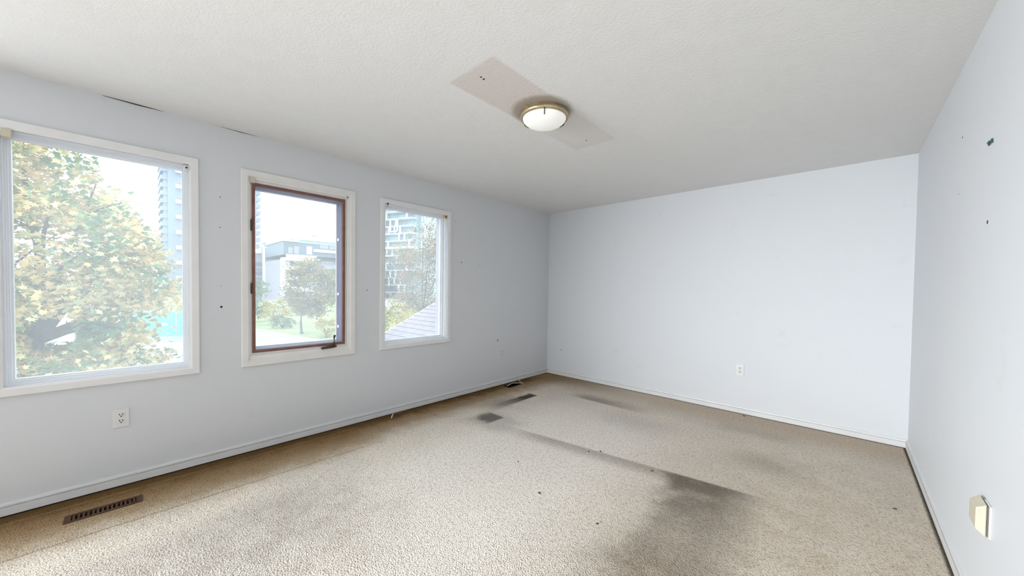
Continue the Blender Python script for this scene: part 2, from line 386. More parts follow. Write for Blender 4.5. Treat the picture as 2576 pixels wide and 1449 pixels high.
# ------------------------------------------------------------------ mesh helpers
class MB:
    def __init__(s):
        s.v = []; s.f = []
    def box(s, x0, x1, y0, y1, z0, z1):
        b = len(s.v)
        s.v += [(x0, y0, z0), (x1, y0, z0), (x1, y1, z0), (x0, y1, z0), (x0, y0, z1), (x1, y0, z1), (x1, y1, z1), (x0, y1, z1)]
        s.f += [tuple(b + i for i in q) for q in ((0, 3, 2, 1), (4, 5, 6, 7), (0, 1, 5, 4), (1, 2, 6, 5), (2, 3, 7, 6), (3, 0, 4, 7))]
        return s
    def hexa(s, pts):
        b = len(s.v); s.v += [tuple(p) for p in pts]
        s.f += [tuple(b + i for i in q) for q in ((0, 3, 2, 1), (4, 5, 6, 7), (0, 1, 5, 4), (1, 2, 6, 5), (2, 3, 7, 6), (3, 0, 4, 7))]
        return s
    def tube(s, pts, rad, n=8, caps=True):
        pts = [Vector(p) for p in pts]
        rad = rad if isinstance(rad, (list, tuple)) else [rad] * len(pts)
        rings = []
        for i, p in enumerate(pts):
            d = (pts[min(i + 1, len(pts) - 1)] - pts[max(i - 1, 0)]).normalized()
            a = d.cross(Vector((0, 0, 1)))
            if a.length < 1e-3: a = d.cross(Vector((0, 1, 0)))
            a.normalize(); c = d.cross(a)
            b = len(s.v)
            for k in range(n):
                t = 2 * math.pi * k / n
                s.v.append(tuple(p + (a * math.cos(t) + c * math.sin(t)) * rad[i]))
            rings.append(b)
        for r0, r1 in zip(rings, rings[1:]):
            for k in range(n):
                s.f.append((r0 + k, r0 + (k + 1) % n, r1 + (k + 1) % n, r1 + k))
        if caps:
            s.f.append(tuple(rings[0] + k for k in range(n))[::-1]); s.f.append(tuple(rings[-1] + k for k in range(n)))
        return s
    def lathe(s, prof, c, n=48):
        b = len(s.v)
        for r, z in prof:
            for k in range(n):
                t = 2 * math.pi * k / n
                s.v.append((c[0] + r * math.cos(t), c[1] + r * math.sin(t), c[2] + z))
        for i in range(len(prof) - 1):
            for k in range(n):
                s.f.append((b + i * n + k, b + i * n + (k + 1) % n, b + (i + 1) * n + (k + 1) % n, b + (i + 1) * n + k))
        return s
    def sweep(s, loops):
        """nested rectangles (y0, y1, z0, z1, x) joined into a mitred frame"""
        b = len(s.v)
        for y0, y1, z0, z1, x in loops:
            s.v += [(x, y0, z0), (x, y1, z0), (x, y1, z1), (x, y0, z1)]
        for i in range(len(loops) - 1):
            for k in range(4):
                s.f.append((b + i * 4 + k, b + i * 4 + (k + 1) % 4, b + i * 4 + 4 + (k + 1) % 4, b + i * 4 + 4 + k))
        return s
    def extrude(s, prof, axis, a, b_):
        """closed 2d profile extruded along x ('x': prof = (y, z)) or y ('y': prof = (x, z))"""
        n = len(prof); b = len(s.v)
        for t in (a, b_):
            for p, q in prof:
                s.v.append((t, p, q) if axis == 'x' else (p, t, q))
        for k in range(n):
            s.f.append((b + k, b + (k + 1) % n, b + n + (k + 1) % n, b + n + k))
        s.f.append(tuple(b + k for k in range(n))[::-1]); s.f.append(tuple(b + n + k for k in range(n)))
        return s
    def build(s, name, m, parent=None, smooth=False, bevel=0.0):
        me = bpy.data.meshes.new(name)
        me.from_pydata(s.v, [], s.f)
        import bmesh
        bm = bmesh.new(); bm.from_mesh(me); bmesh.ops.recalc_face_normals(bm, faces=bm.faces); bm.to_mesh(me); bm.free()
        me.materials.append(m)
        if smooth:
            for p in me.polygons: p.use_smooth = True
        o = bpy.data.objects.new(name, me); col.objects.link(o)
        if parent: o.parent = parent
        if bevel:
            bv = o.modifiers.new('bevel', 'BEVEL'); bv.width = bevel; bv.segments = 2; bv.limit_method = 'ANGLE'
        return o

def tag(o, label, cat, group=None, kind=None):
    o['label'] = label; o['category'] = cat
    if group: o['group'] = group
    if kind: o['kind'] = kind
    return o
def empty(name, loc=(0, 0, 0)):
    o = bpy.data.objects.new(name, None); o.empty_display_size = 0.1; o.location = loc
    col.objects.link(o)
    return o
def thing(name, label, cat, group=None, kind=None, loc=(0, 0, 0)):
    return tag(empty(name, loc), label, cat, group, kind)
def part(o, parent):
    """parent o keeping the world coordinates its mesh was built in"""
    o.parent = parent
    o.matrix_parent_inverse = Matrix.Translation(-Vector(parent.location))
    return o

# ------------------------------------------------------------------ room shell
def wall_cells(u0, u1, z0, z1, holes):
    us = sorted({u0, u1, *[h[0] for h in holes], *[h[1] for h in holes]})
    zs = sorted({z0, z1, *[h[2] for h in holes], *[h[3] for h in holes]})
    for a, b in zip(us, us[1:]):
        for c, d in zip(zs, zs[1:]):
            if any(h[0] - 1e-6 <= a and b <= h[1] + 1e-6 and h[2] - 1e-6 <= c and d <= h[3] + 1e-6 for h in holes): continue
            yield a, b, c, d

WIN = [(-0.515, 0.352, 0.66, 2.17), (0.593, 1.456, 0.662, 2.17), (1.700, 2.558, 0.665, 2.166)]
IN = 0.045
holes_left = [(a + IN, b - IN, c + IN, d - IN) for a, b, c, d in WIN] + [(-2.7, -0.8, 0.70, 2.15)]
mb = MB()
for a, b, c, d in wall_cells(REAR - 0.2, D + 0.2, -0.1, H + 0.1, holes_left): mb.box(-0.2, 0.0, a, b, c, d)
wl = tag(mb.build('wall_left', M['wall']), 'pale blue-grey painted wall with the three windows', 'wall', kind='structure')
wb = tag(MB().box(-0.2, W + 0.2, D, D + 0.2, -0.1, H + 0.1).build('wall_back', M['wall']), 'plain pale far wall with one outlet near its right side', 'wall', kind='structure')
wr = tag(MB().box(W, W + 0.2, REAR - 0.2, D + 0.2, -0.1, H + 0.1).build('wall_right', M['wall']), 'bright white wall at the right with a small dark hook', 'wall', kind='structure')
mb = MB()
for a, b, c, d in wall_cells(-0.2, W + 0.2, -0.1, H + 0.1, [(0.12, 1.42, 0.50, 2.25)]): mb.box(a, b, REAR - 0.2, REAR, c, d)
tag(mb.build('wall_rear', M['wall']), 'white wall behind the viewpoint with one window opening', 'wall', kind='structure')
tag(MB().box(-0.2, W + 0.2, REAR - 0.2, D + 0.2, H, H + 0.12).build('ceiling', M['ceiling']), 'off-white stippled ceiling with an unpainted pinkish rectangle', 'ceiling', kind='structure')

V1 = (0.243, 0.338, -0.243, 0.056)          # the two register openings in the floor
V2 = (0.055, 0.175, 3.395, 3.665)
mb = MB()
for a, b, c, d in wall_cells(-0.2, W + 0.2, REAR - 0.2, D + 0.2, [(V1[0] + .008, V1[1] - .008, V1[2] + .012, V1[3] - .012), V2]): mb.box(a, b, c, d, -0.1, 0.0)
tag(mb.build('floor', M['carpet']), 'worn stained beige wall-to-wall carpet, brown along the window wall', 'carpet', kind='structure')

# baseboards: board, groove and small cap
BP = [(0.0, 0.007), (0.014, 0.007), (0.014, 0.050), (0.001, 0.0505), (0.001, 0.0570), (0.011, 0.0575), (0.009, 0.069), (0.0, 0.071)]
tag(MB().extrude(BP, 'y', REAR, D).build('baseboard_left', M['base']), 'white baseboard under the three windows', 'baseboard', kind='structure')
tag(MB().extrude([(D - a, z) for a, z in BP], 'x', 0.0, W).build('baseboard_back', M['base']), 'white baseboard along the plain far wall', 'baseboard', kind='structure')
tag(MB().extrude([(W - a, z) for a, z in BP], 'y', REAR, D).build('baseboard_right', M['base']), 'white baseboard along the bright right wall', 'baseboard', kind='structure')

# ------------------------------------------------------------------ windows
def rects(w, ins, x):
    a, b, c, d = w
    l, r, bo, to = ins if isinstance(ins, tuple) else (ins,) * 4
    return (a + l, b - r, c + bo, d - to, x)
def casing(w, parent, m):
    MB().sweep([rects(w, 0, 0.0), rects(w, 0, 0.013), rects(w, .004, .017), rects(w, .040, .017), rects(w, .047, .013), rects(w, .052, .010), rects(w, .052, -.002)]).build('casing', m, parent)
def pane(w, ins, x, m, parent):
    a, b, c, d, _ = rects(w, ins, x)
    return MB().box(x - 0.003, x + 0.003, a, b, c, d).build('glass_pane', m, parent)

def fixed_window(n, w, label):
    t = thing('window_%d' % n, label, 'window', kind='structure')
    casing(w, t, M['trim'])
    MB().sweep([rects(w, .052, .004), rects(w, .052, -.022), rects(w, .060, -.022), rects(w, .060, -.030), rects(w, .056, -.034), rects(w, .056, -.052), rects(w, .066, -.052), rects(w, .066, -.072)]).build('jamb', M['vinyl'], t)
    MB().sweep([rects(w, .066, -.060), rects(w, .072, -.060), rects(w, .072, -.075), rects(w, .080, -.078), rects(w, .080, -.112), rects(w, .045, -.112)]).build('glazing_stop', M['vinyl'], t)
    pane(w, .079, -.10, M['glass'], t)
    MB().sweep([rects(w, .042, -.113), rects(w, .046, -.113), rects(w, .046, -.215), rects(w, .0, -.215), rects(w, .0, -.200)]).build('brick_mould', M['mauve'], t)
    return t

w1 = fixed_window(1, WIN[0], 'white-framed picture window nearest the viewpoint, a maple filling its view')
w3 = fixed_window(3, WIN[2], 'white-framed window nearest the room corner, looking over a shingled roof')

w2 = thing('window_2', 'middle casement window with a thin reddish-brown sash and crank', 'window', kind='structure')
w = WIN[1]
casing(w, w2, M['trim_w'])
S = (0.070, 0.090, 0.102, 0.090)
S2 = tuple(x + 0.022 for x in S); S3 = tuple(x + 0.026 for x in S)
MB().sweep([rects(w, .050, .008), rects(w, (.058, .074, .082, .068), .004), rects(w, (.060, .076, .084, .070), -.006), rects(w, tuple(x + .004 for x in S), -.008)]).build('stop', M['trim_w'], w2)
MB().sweep([rects(w, S, -.010), rects(w, S, .002), rects(w, tuple(x + .018 for x in S), .002), rects(w, S2, -.004), rects(w, S2, -.022)]).build('sash', M['brown'], w2)
MB().sweep([rects(w, S2, -.016), rects(w, S3, -.024), rects(w, S3, -.125), rects(w, tuple(x - .03 for x in S), -.135)]).build('sash_liner', M['liner'], w2)
MB().sweep([rects(w, S3, -.112), rects(w, tuple(x + .008 for x in S3), -.116), rects(w, tuple(x + .008 for x in S3), -.128)]).build('glazing_bead', M['vinyl'], w2)
pane(w, tuple(x + .007 for x in S3), -.124, M['glass2'], w2)
MB().sweep([rects(w, .036, -.136), rects(w, .046, -.136), rects(w, .046, -.215), rects(w, 0., -.215), rects(w, 0., -.2)]).build('brick_mould', M['mauve'], w2)
for z in (1.750, 1.264):
    hg = MB().box(-.006, .010, .655, .668, z - .040, z + .040).build('hinge', M['bronze'], w2, bevel=.002)
    MB().tube([(.010, .659, z - .030), (.010, .659, z + .048)], .0045, 10).build('hinge_pin', M['bronze'], hg, smooth=False)
# crank operator on the lower stop
cr = MB().extrude([(1.158, .742), (1.166, .736), (1.270, .742), (1.286, .748), (1.288, .760), (1.262, .766), (1.17, .755), (1.158, .750)], 'x', .004, .022).build('crank_base', M['bronze'], w2, bevel=.002)
MB().tube([(.020, 1.262, .752), (.034, 1.262, .770), (.036, 1.258, .795), (.034, 1.258, .825), (.030, 1.263, .842)], [.011, .008, .006, .006, .007], 10).build('crank_arm', M['bronze'], cr, smooth=True)
MB().tube([(.028, 1.262, .838), (.030, 1.266, .856)], [.009, .010], 10).build('crank_knob', M['bronze'], cr, smooth=True)
for z in (1.72, 1.22, .92):
    MB().box(-.10, -.06, 1.335, 1.341, z - .012, z + .012).build('latch_keeper', M['vinyl'], w2)

# little roller-blind brackets left in the window corners
def bracket(parent, y0, y1, z0, z1, x1, m, hole=True):
    o = MB().box(-.02, x1, y0, y1, z0, z1).build('blind_bracket', m, parent, bevel=.003)
    if hole:
        yc, zc = (y0 + y1) / 2, (z0 + z1) / 2
        MB().tube([(x1 - .002, yc, zc), (x1 + .0012, yc, zc)], .0065, 12).build('bracket_hole', M['bronze'], o)
    return o
bracket(w1, -.456, -.420, 2.074, 2.116, .022, M['beige'], False)
bracket(w1, .274, .303, 2.078, 2.108, .018, M['plate'])
bracket(w2, .646, .682, 2.074, 2.116, .022, M['beige'], False)
bracket(w2, 1.366, 1.392, 2.084, 2.114, .018, M['plate'])
o = MB().tube([(-.01, 2.480, 2.093), (.021, 2.480, 2.093)], .016, 14).build('blind_bracket', M['gold'], w3, bevel=.002)
MB().tube([(.019, 2.480, 2.093), (.0225, 2.480, 2.093)], .007, 12).build('bracket_hole', M['bronze'], o)
o = MB().tube([(.005, 1.774, 2.117), (.022, 1.774, 2.117)], .008, 10).build('blind_bracket', M['bronze'], w3)
MB().tube([(.018, 1.774, 2.117), (.018, 1.774, 2.085)], .0018, 6).build('bracket_pin', M['bronze'], o)

# two unseen windows, added to carry the fill lights
t = thing('window_5', 'white cased window of the same wall, beside the viewpoint', 'window', kind='structure')
wq = (-2.745, -.755, .655, 2.195)
casing(wq, t, M['trim'])
MB().sweep([rects(wq, .052, .0), rects(wq, .052, -.08), rects(wq, .085, -.08), rects(wq, .085, -.12), rects(wq, .04, -.12)]).build('jamb', M['vinyl'], t)
t = thing('window_4', 'white window of the wall behind the viewpoint', 'window', kind='structure')
MB().box(.05, 1.49, REAR, REAR + .017, 2.23, 2.30).box(.05, 1.49, REAR, REAR + .017, .45, .52).box(.05, .12, REAR, REAR + .017, .52, 2.23).box(1.42, 1.49, REAR, REAR + .017, .52, 2.23).build('casing', M['trim'], t)

# ------------------------------------------------------------------ ceiling lamp
LX, LY = 1.888, 1.868
lamp = thing('ceiling_lamp', 'round flush ceiling lamp with brass ring and white frosted dome', 'lamp', loc=(LX, LY, H))
part(MB().lathe([(0.0, 0), (.138, 0), (.142, -.004), (.144, -.022), (.0, -.024)], (LX, LY, H), 48).build('lamp_pan', M['nickel'], smooth=False), lamp)
part(MB().lathe([(.144, -.016), (.153, -.019), (.158, -.026), (.159, -.033), (.155, -.041), (.148, -.045), (.141, -.045), (.137, -.040), (.137, -.030), (.144, -.022)], (LX, LY, H), 64).build('ring', M['nickel'], smooth=True), lamp)
dome = [(.141 * math.cos(a), -.040 - .056 * math.sin(a)) for a in [i * HP / 12 for i in range(13)]]
part(MB().lathe(dome[:-1] + [(.0005, dome[-1][1])], (LX, LY, H), 56).build('glass_dome', M['dome'], smooth=True), lamp)
for a in (-52, 68, 188):
    ca, sa = math.cos(math.radians(a)), math.sin(math.radians(a))
    part(MB().tube([(LX + r * ca, LY + r * sa, H + z) for r, z in ((.153, -.042), (.147, -.052), (.135, -.060), (.122, -.070))], [.004, .0035, .003, .0035], 8).build('clip', M['bronze'], smooth=True), lamp)
part(MB().lathe([(.0005, -.010), (.006, -.010), (.007, -.016), (.0005, -.019)], (LX - .02, LY - .149, H), 12).build('screw', M['gold'], smooth=True), lamp)

# ------------------------------------------------------------------ outlets and plates
def outlet(name, label, axis, u, z, face, m_plate, m_in, duplex=True, wd=.072, ht=.117):
    """wall plate facing the room: axis 'x' on a wall of constant x, 'y' on the far wall; u is the position along the wall"""
    t = thing(name, label, 'outlet', loc=((face, u, z) if axis == 'x' else (u, face, z)))
    s = -1 if (axis == 'y' or face > 1) else 1
    def bx(du0, du1, dz0, dz1, d0, d1, nm, m, par, bevel=0.0):
        d0, d1 = face + s * d0, face + s * d1
        lo, hi = min(d0, d1), max(d0, d1)
        q = MB().box(lo, hi, u + du0, u + du1, z + dz0, z + dz1) if axis == 'x' else MB().box(u + du0, u + du1, lo, hi, z + dz0, z + dz1)
        o = q.build(nm, m, None, bevel=bevel)
        part(o, t)
        if par is not t:
            o.parent = par; o.matrix_parent_inverse = Matrix.Identity(4)     # the receptacle already carries the offset
        return o
    bx(-wd / 2, wd / 2, -ht / 2, ht / 2, 0.0, .006, 'wall_plate', m_plate, t, .002)
    if duplex:
        for dz in (.0195, -.0195):
            rc = bx(-.0165, .0165, dz - .014, dz + .014, .004, .0078, 'receptacle', m_in, t, .0015)
            for du in (-.0068, .0068):
                bx(du - .002, du + .002, dz + .000, dz + .009, .0072, .0083, 'slot', M['black'], rc)
            bx(-.0035, .0035, dz - .010, dz - .004, .0072, .0083, 'ground_hole', M['black'], rc)
        bx(-.002, .002, -.002, .002, .005, .0072, 'screw', m_in, t)
    else:
        bx(-.006, .006, -.006, .006, .004, .010, 'jack', m_in, t, .002)
        bx(-.0045, .0045, -.004, .008, .0095, .0108, 'jack_hole', M['black'], t)
    return t
outlet('wall_outlet', 'white duplex outlet below the large picture window', 'x', -.030, .435, 0.0, M['plate'], M['plate'])
outlet('wall_outlet', 'wall-coloured outlet on the window wall near the far corner', 'x', 3.435, .430, 0.0, M['wall'], M['wall'])
outlet('wall_outlet', 'white duplex outlet low on the plain far wall', 'y', 2.552, .460, D, M['plate'], M['plate'])
outlet('cable_plate', 'small painted cable plate on the far wall by the corner', 'y', .258, .385, D, M['wall'], M['wall'], False, .066, .10)

# beige tapered box over a white plate on the right wall
ad = thing('wall_jack_box', 'beige tapered plastic box on a white plate low on the right wall', 'jack box', loc=(W, 2.18, .46))
part(MB().box(W - .006, W, 2.130, 2.205, .400, .518).build('wall_plate', M['plate'], bevel=.002), ad)
part(MB().box(W - .010, W - .006, 2.138, 2.235, .404, .514).build('gasket', M['shadow_gasket']), ad)  # dark sheet standing in for the shadow gap behind the box
xa, xb = W - .010, W - .036
part(MB().hexa([(xa, 2.140, .398), (xb, 2.140, .422), (xb, 2.232, .428), (xa, 2.240, .405), (xa, 2.140, .518), (xb, 2.140, .502), (xb, 2.232, .500), (xa, 2.240, .520)]).build('box_cover', M['beige'], bevel=.003), ad)

# dark bow-shaped hook on the right wall
hk = thing('wall_hook', 'tiny dark bow-shaped hook high on the right wall', 'hook', loc=(W, 2.343, 1.892))
part(MB().extrude([(2.318, 1.884), (2.322, 1.902), (2.335, 1.896), (2.350, 1.896), (2.364, 1.906), (2.368, 1.886), (2.352, 1.889), (2.335, 1.889)], 'x', W - .006, W).build('hook_plate', M['teal_hook'], bevel=.001), hk)
part(MB().tube([(W - .004, 2.343, 1.892), (W - .012, 2.343, 1.891)], .003, 8).build('hook_pin', M['teal_hook']), hk)

# ------------------------------------------------------------------ nail holes in the walls and ceiling (parts of the walls)
def hole(parent, p, n, r):
    p = Vector(p); n = Vector(n)
    return MB().tube([p - n * .004, p + n * .0007], r, 9).build('nail_hole', M['black'], parent)
for y, z, r in ((.472, 1.929, .0035), (.469, 1.709, .0035), (.474, 1.280, .0025), (.475, 1.128, .0075), (2.725, 1.596, .007), (3.349, .606, .009), (1.572, 1.258, .005), (1.558, 1.862, .0025)):
    hole(wl, (0, y, z), (1, 0, 0), r)
for y, z in ((2.630, 2.063), (3.017, 1.589)):
    MB().tube([(0, y, z), (.004, y, z)], .006, 9).build('wall_plug', M['gold'], wl)
for x, z, r in ((.695, .734, .004), (.233, .360, .004)):
    hole(wb, (x, D, z), (0, -1, 0), r)
for y, z, r in ((2.355, 1.579, .008), (2.866, 2.075, .005), (2.90, 1.80, .003)):
    hole(wr, (W, y, z), (-1, 0, 0), r)
MB().tube([(.0015, -.09, H - .002), (.002, .06, H - .003), (.0015, .18, H - .001)], [.0008, .003, .0006], 6).build('ceiling_crack', M['black'], wl)
MB().tube([(.001, .48, H - .001), (.0015, .60, H - .002), (.001, .70, H - .001)], [.0005, .0018, .0005], 6).build('ceiling_crack', M['black'], wl)
ceil = bpy.data.objects['ceiling']
for x, y, r in ((1.869, 1.329, .006), (1.866, 1.352, .0065), (1.860, 2.430, .006)):
    hole(ceil, (x, y, H), (0, 0, -1), r)

# ------------------------------------------------------------------ floor registers
t = thing('floor_register', 'brown slotted metal floor register near the large window', 'vent', loc=(V1[0], V1[2], 0))
a, b, c, d = V1
mb = MB()
for x0, x1, y0, y1 in ((a, a + .017, c, d), (b - .017, b, c, d), (a + .017, b - .017, c, c + .026), (a + .017, b - .017, d - .026, d)):
    mb.box(x0, x1, y0, y1, -.006, .005)
part(mb.build('frame', M['vent'], bevel=.002), t)
part(MB().box(a + .010, b - .010, c + .014, d - .014, -.095, -.085).build('duct_bottom', M['duct']), t)
ns = 14
for k in range(ns):
    y = c + .026 + (d - c - .052) * (k + .5) / ns
    part(MB().box(a + .017, b - .017, y - .0042, y + .0042, -.020, .002).build('slat', M['vent']), t)
part(MB().box(b - .016, b - .009, d - .045, d - .022, .004, .010).build('lever', M['vent'], bevel=.001), t)

t = thing('floor_duct', 'uncovered black floor duct opening in the far corner by the window wall', 'vent', loc=(V2[0], V2[2], 0))
a, b, c, d = V2
mb = MB()
for x0, x1, y0, y1 in ((a, a + .003, c, d), (b - .003, b, c, d), (a, b, c, c + .003), (a, b, d - .003, d)): mb.box(x0, x1, y0, y1, -.099, -.004)
part(mb.build('duct_sides', M['duct']), t)
part(MB().box(a, b, c, d, -.0995, -.094).build('duct_bottom', M['duct']), t)
part(MB().tube([(a + .06, c + .02, .006), (a + .05, (c + d) / 2, .022), (a + .075, d - .02, .008), (a + .12, d + .01, .004)], .004, 8).build('bent_wire', M['cable'], smooth=True), t)

# thin cables beside the baseboard
MBc = MB().tube([(.145, 3.690, .004), (.120, 3.682, .010), (.075, 3.675, .055), (.060, 3.668, .080)], .0032, 8)
tag(MBc.build('cable', M['cable'], smooth=True), 'short cream cable standing up beside the uncovered floor duct', 'cable')
t = thing('cable', 'thin dirty cable lying at the baseboard with a white tip', 'cable', loc=(.04, 1.9, 0))
part(MB().tube([(.030, 1.990, .004), (.046, 1.955, .006), (.050, 1.895, .007), (.044, 1.840, .006), (.052, 1.822, .012)], .0035, 8).build('wire', M['grime'], smooth=True), t)
part(MB().tube([(.052, 1.822, .014), (.085, 1.795, .012), (.125, 1.765, .007)], [.005, .006, .005], 8).build('white_tip', M['plate'], smooth=True), t)

# crumbs of dirt on the carpet
for k, (x, y, s, lab) in enumerate(((1.89, 2.50, .012, 'dark crumb on the carpet by the straight nap line, left of two'), (1.955, 2.57, .013, 'dark crumb on the carpet by the straight nap line, right of two'),
        (1.97, 1.77, .014, 'brown crumb in the middle of the pale carpet area'), (2.372, 2.552, .011, 'dark crumb on the carpet beside the large dark stain'),
        (2.385, 1.760, .010, 'black crumb on the carpet front and centre, close to a small dark stain'), (3.60, 3.13, .012, 'brown crumb on the carpet near the right wall'),
        (1.60, 1.98, .009, 'small dark crumb on the pale carpet left of the brown one'), (2.61, 4.36, .014, 'brown crumb on the carpet edge under the far wall outlet'))):
    mb = MB(); n = 7
    pts = []
    for j in range(n):
        aa = 2 * math.pi * j / n; rr = s * rnd.uniform(.6, 1.1)
        pts.append((x + rr * math.cos(aa), y + rr * .6 * math.sin(aa), 0.0))
    b0 = len(mb.v); mb.v += pts + [(px * .5 + x * .5, py * .5 + y * .5, s * rnd.uniform(.4, .7)) for px, py, _ in pts]
    mb.f += [(j, (j + 1) % n, n + (j + 1) % n, n + j) for j in range(n)] + [tuple(range(n, 2 * n)), tuple(range(n))[::-1]]
    tag(mb.build('carpet_crumb', M['crumb']), lab, 'debris', 'crumbs of dirt on the carpet')

# ================================================================== outdoors (the room is on the upper floor)
G = -3.0
tag(MB().box(-400, -0.25, -160, 260, G - .3, G).build('ground', M['asphalt']), 'pale asphalt street and yard below the windows', 'ground', kind='structure')
def slab(name, pts, z0, z1, m):
    mb = MB(); n = len(pts)
    mb.v = [(x, y, z0) for x, y in pts] + [(x, y, z1) for x, y in pts]
    mb.f = [(k, (k + 1) % n, n + (k + 1) % n, n + k) for k in range(n)] + [tuple(range(n))[::-1], tuple(range(n, 2 * n))]
    return mb.build(name, m)
kd = Vector((11.14, 1.53)).normalized(); kn = Vector((-kd.y, kd.x))
k0 = Vector((-37.13, 8.41))
def kp(s, t):
    q = k0 + kd * s + kn * t
    return (q.x, q.y)
tag(slab('kerb', [kp(-60, 0), kp(26, 0), kp(26, .30), kp(-60, .30)], G, G + .13, M['concrete']), 'pale concrete kerb between the road and the grass verge', 'kerb', kind='structure')
tag(slab('grass_verge', [kp(-60, .30), kp(26, .30), kp(22, 30), kp(-60, 40)], G, G + .10, M['grass']), 'green grass verge beyond the road kerb', 'grass', kind='structure')

# ---- foliage
LEAF = np.array([(0, -.5), (.12, -.22), (.42, -.28), (.30, -.05), (.55, .18), (.22, .17), (.0, .62), (-.22, .17), (-.55, .18), (-.30, -.05), (-.42, -.28), (-.12, -.22)])
OVAL = np.array([(0, -.55), (.26, -.2), (.26, .2), (0, .55), (-.26, .2), (-.26, -.2)])
def foliage(name, m, parent, pts, size, shape=LEAF, seed=1, up=0.6):
    rg = np.random.default_rng(seed)
    n = len(pts); k = len(shape)
    nrm = rg.normal(size=(n, 3)); nrm[:, 2] = np.abs(nrm[:, 2]) + up
    nrm /= np.linalg.norm(nrm, axis=1)[:, None]
    t = np.cross(nrm, rg.normal(size=(n, 3))); t /= np.linalg.norm(t, axis=1)[:, None]
    b = np.cross(nrm, t)
    s = size * rg.uniform(.7, 1.25, n)
    fold = rg.uniform(-.25, .25, (n, 1))
    V = pts[:, None, :] + s[:, None, None] * (shape[None, :, 0:1] * t[:, None, :] + shape[None, :, 1:2] * b[:, None, :] + (np.abs(shape[None, :, 0:1]) * fold[:, :, None]) * nrm[:, None, :])
    V = V.reshape(-1, 3)
    me = bpy.data.meshes.new(name)
    me.vertices.add(len(V)); me.vertices.foreach_set('co', V.ravel().astype(np.float32))
    me.loops.add(n * k); me.loops.foreach_set('vertex_index', np.arange(n * k, dtype=np.int32))
    me.polygons.add(n); me.polygons.foreach_set('loop_start', np.arange(0, n * k, k, dtype=np.int32))
    me.update(calc_edges=True)
    me.materials.append(m)
    o = bpy.data.objects.new(name, me); col.objects.link(o); o['kind'] = 'stuff'
    part(o, parent)
    return o
def crown_points(c, r, n, clumps, cr, seed, gap=None):
    """leaf positions in clumps over the outer part of an ellipsoid"""
    rg = np.random.default_rng(seed)
    d = rg.normal(size=(clumps, 3)); d /= np.linalg.norm(d, axis=1)[:, None]
    rad = rg.uniform(.35, 1.0, clumps) ** .6
    cc = np.array(c) + d * rad[:, None] * np.array(r)
    idx = rg.integers(0, clumps, n)
    off = rg.normal(size=(n, 3)) * np.array((cr, cr, cr * .42))
    p = cc[idx] + off
    if gap is not None:
        for g, gr in gap:
            p = p[np.linalg.norm((p - np.array(g)) / np.array(gr), axis=1) > 1]
    return p

def grow(base, heads, r0, parent, m, name='trunk', seed=3):
    """trunk (one mesh) and each main branch (a part of its own)"""
    rg = random.Random(seed)
    fork = Vector(heads[0])
    b = Vector(base)
    mid = b.lerp(fork, .5) + Vector((rg.uniform(-.1, .1), rg.uniform(-.1, .1), 0))
    part(MB().tube([b, b + Vector((0, 0, .15)), mid, fork], [r0 * 1.5, r0 * 1.1, r0 * .9, r0 * .75], 10).build('trunk', m, smooth=True), parent)
    for h in heads[1:]:
        h = Vector(h)
        st = fork.lerp(mid, rg.uniform(0, .35))
        v = h - st
        p1 = st + v * .35 + Vector((rg.uniform(-.1, .1), rg.uniform(-.1, .1), .12 * v.length * rg.uniform(.2, 1)))
        p2 = st + v * .7 + Vector((rg.uniform(-.1, .1), rg.uniform(-.1, .1), .08 * v.length))
        mb = MB().tube([st, p1, p2, h], [r0 * .55, r0 * .38, r0 * .22, r0 * .06], 8)
        for q in (p1, p2):
            e = q + Vector((rg.uniform(-.7, .7), rg.uniform(-.7, .7), rg.uniform(.2, .8))) * (v.length * .35)
            mb.tube([q, q.lerp(e, .5) + Vector((0, 0, .05)), e], [r0 * .18, r0 * .1, r0 * .03], 6)
        part(mb.build('branch', m, smooth=True), parent)

# big maple in front of the first window
MX = -10.6
tr = thing('maple_tree', 'large maple with green and yellowing leaves outside the nearest window', 'tree', loc=(MX, -1.9, G))
grow((MX, -1.9, G), [(MX, -1.45, .15), (MX + .3, .75, 1.05), (MX + .2, .25, 2.4), (MX - .2, -.5, 3.9), (MX, -1.6, 4.9), (MX + .4, -2.9, 3.2), (MX - 1.2, -2.6, 2.5), (MX + 1.3, -1.1, 3.0), (MX - 1.3, -.2, 2.2), (MX + .9, -.1, .2)], .19, tr, M['bark'])
pm = crown_points((MX - .2, -1.55, 1.75), (2.3, 2.75, 3.05), 22000, 260, .42, 11)
pm2 = crown_points((MX, -.6, -.35), (1.5, 1.5, .75), 2200, 40, .30, 12)
pm = np.vstack([pm, pm2])
# the sky opening at the upper right of the crown and the clear space beside the trunk
edge = (pm[:, 1] - 1.12) + np.maximum(0, pm[:, 2] - 1.6) * .62
pm = pm[edge < np.random.default_rng(5).normal(0, .10, len(pm))]
e1 = ((pm[:, 1] + 1.15) / .34) ** 2 + ((pm[:, 2] - .12) / .42) ** 2
pm = pm[e1 > 1]
e2 = ((pm[:, 1] - .95) / .36) ** 2 + ((pm[:, 2] - .22) / .26) ** 2
pm = pm[e2 > 1]
foliage('foliage', M['leaf'], tr, pm, .15, LEAF, 21)

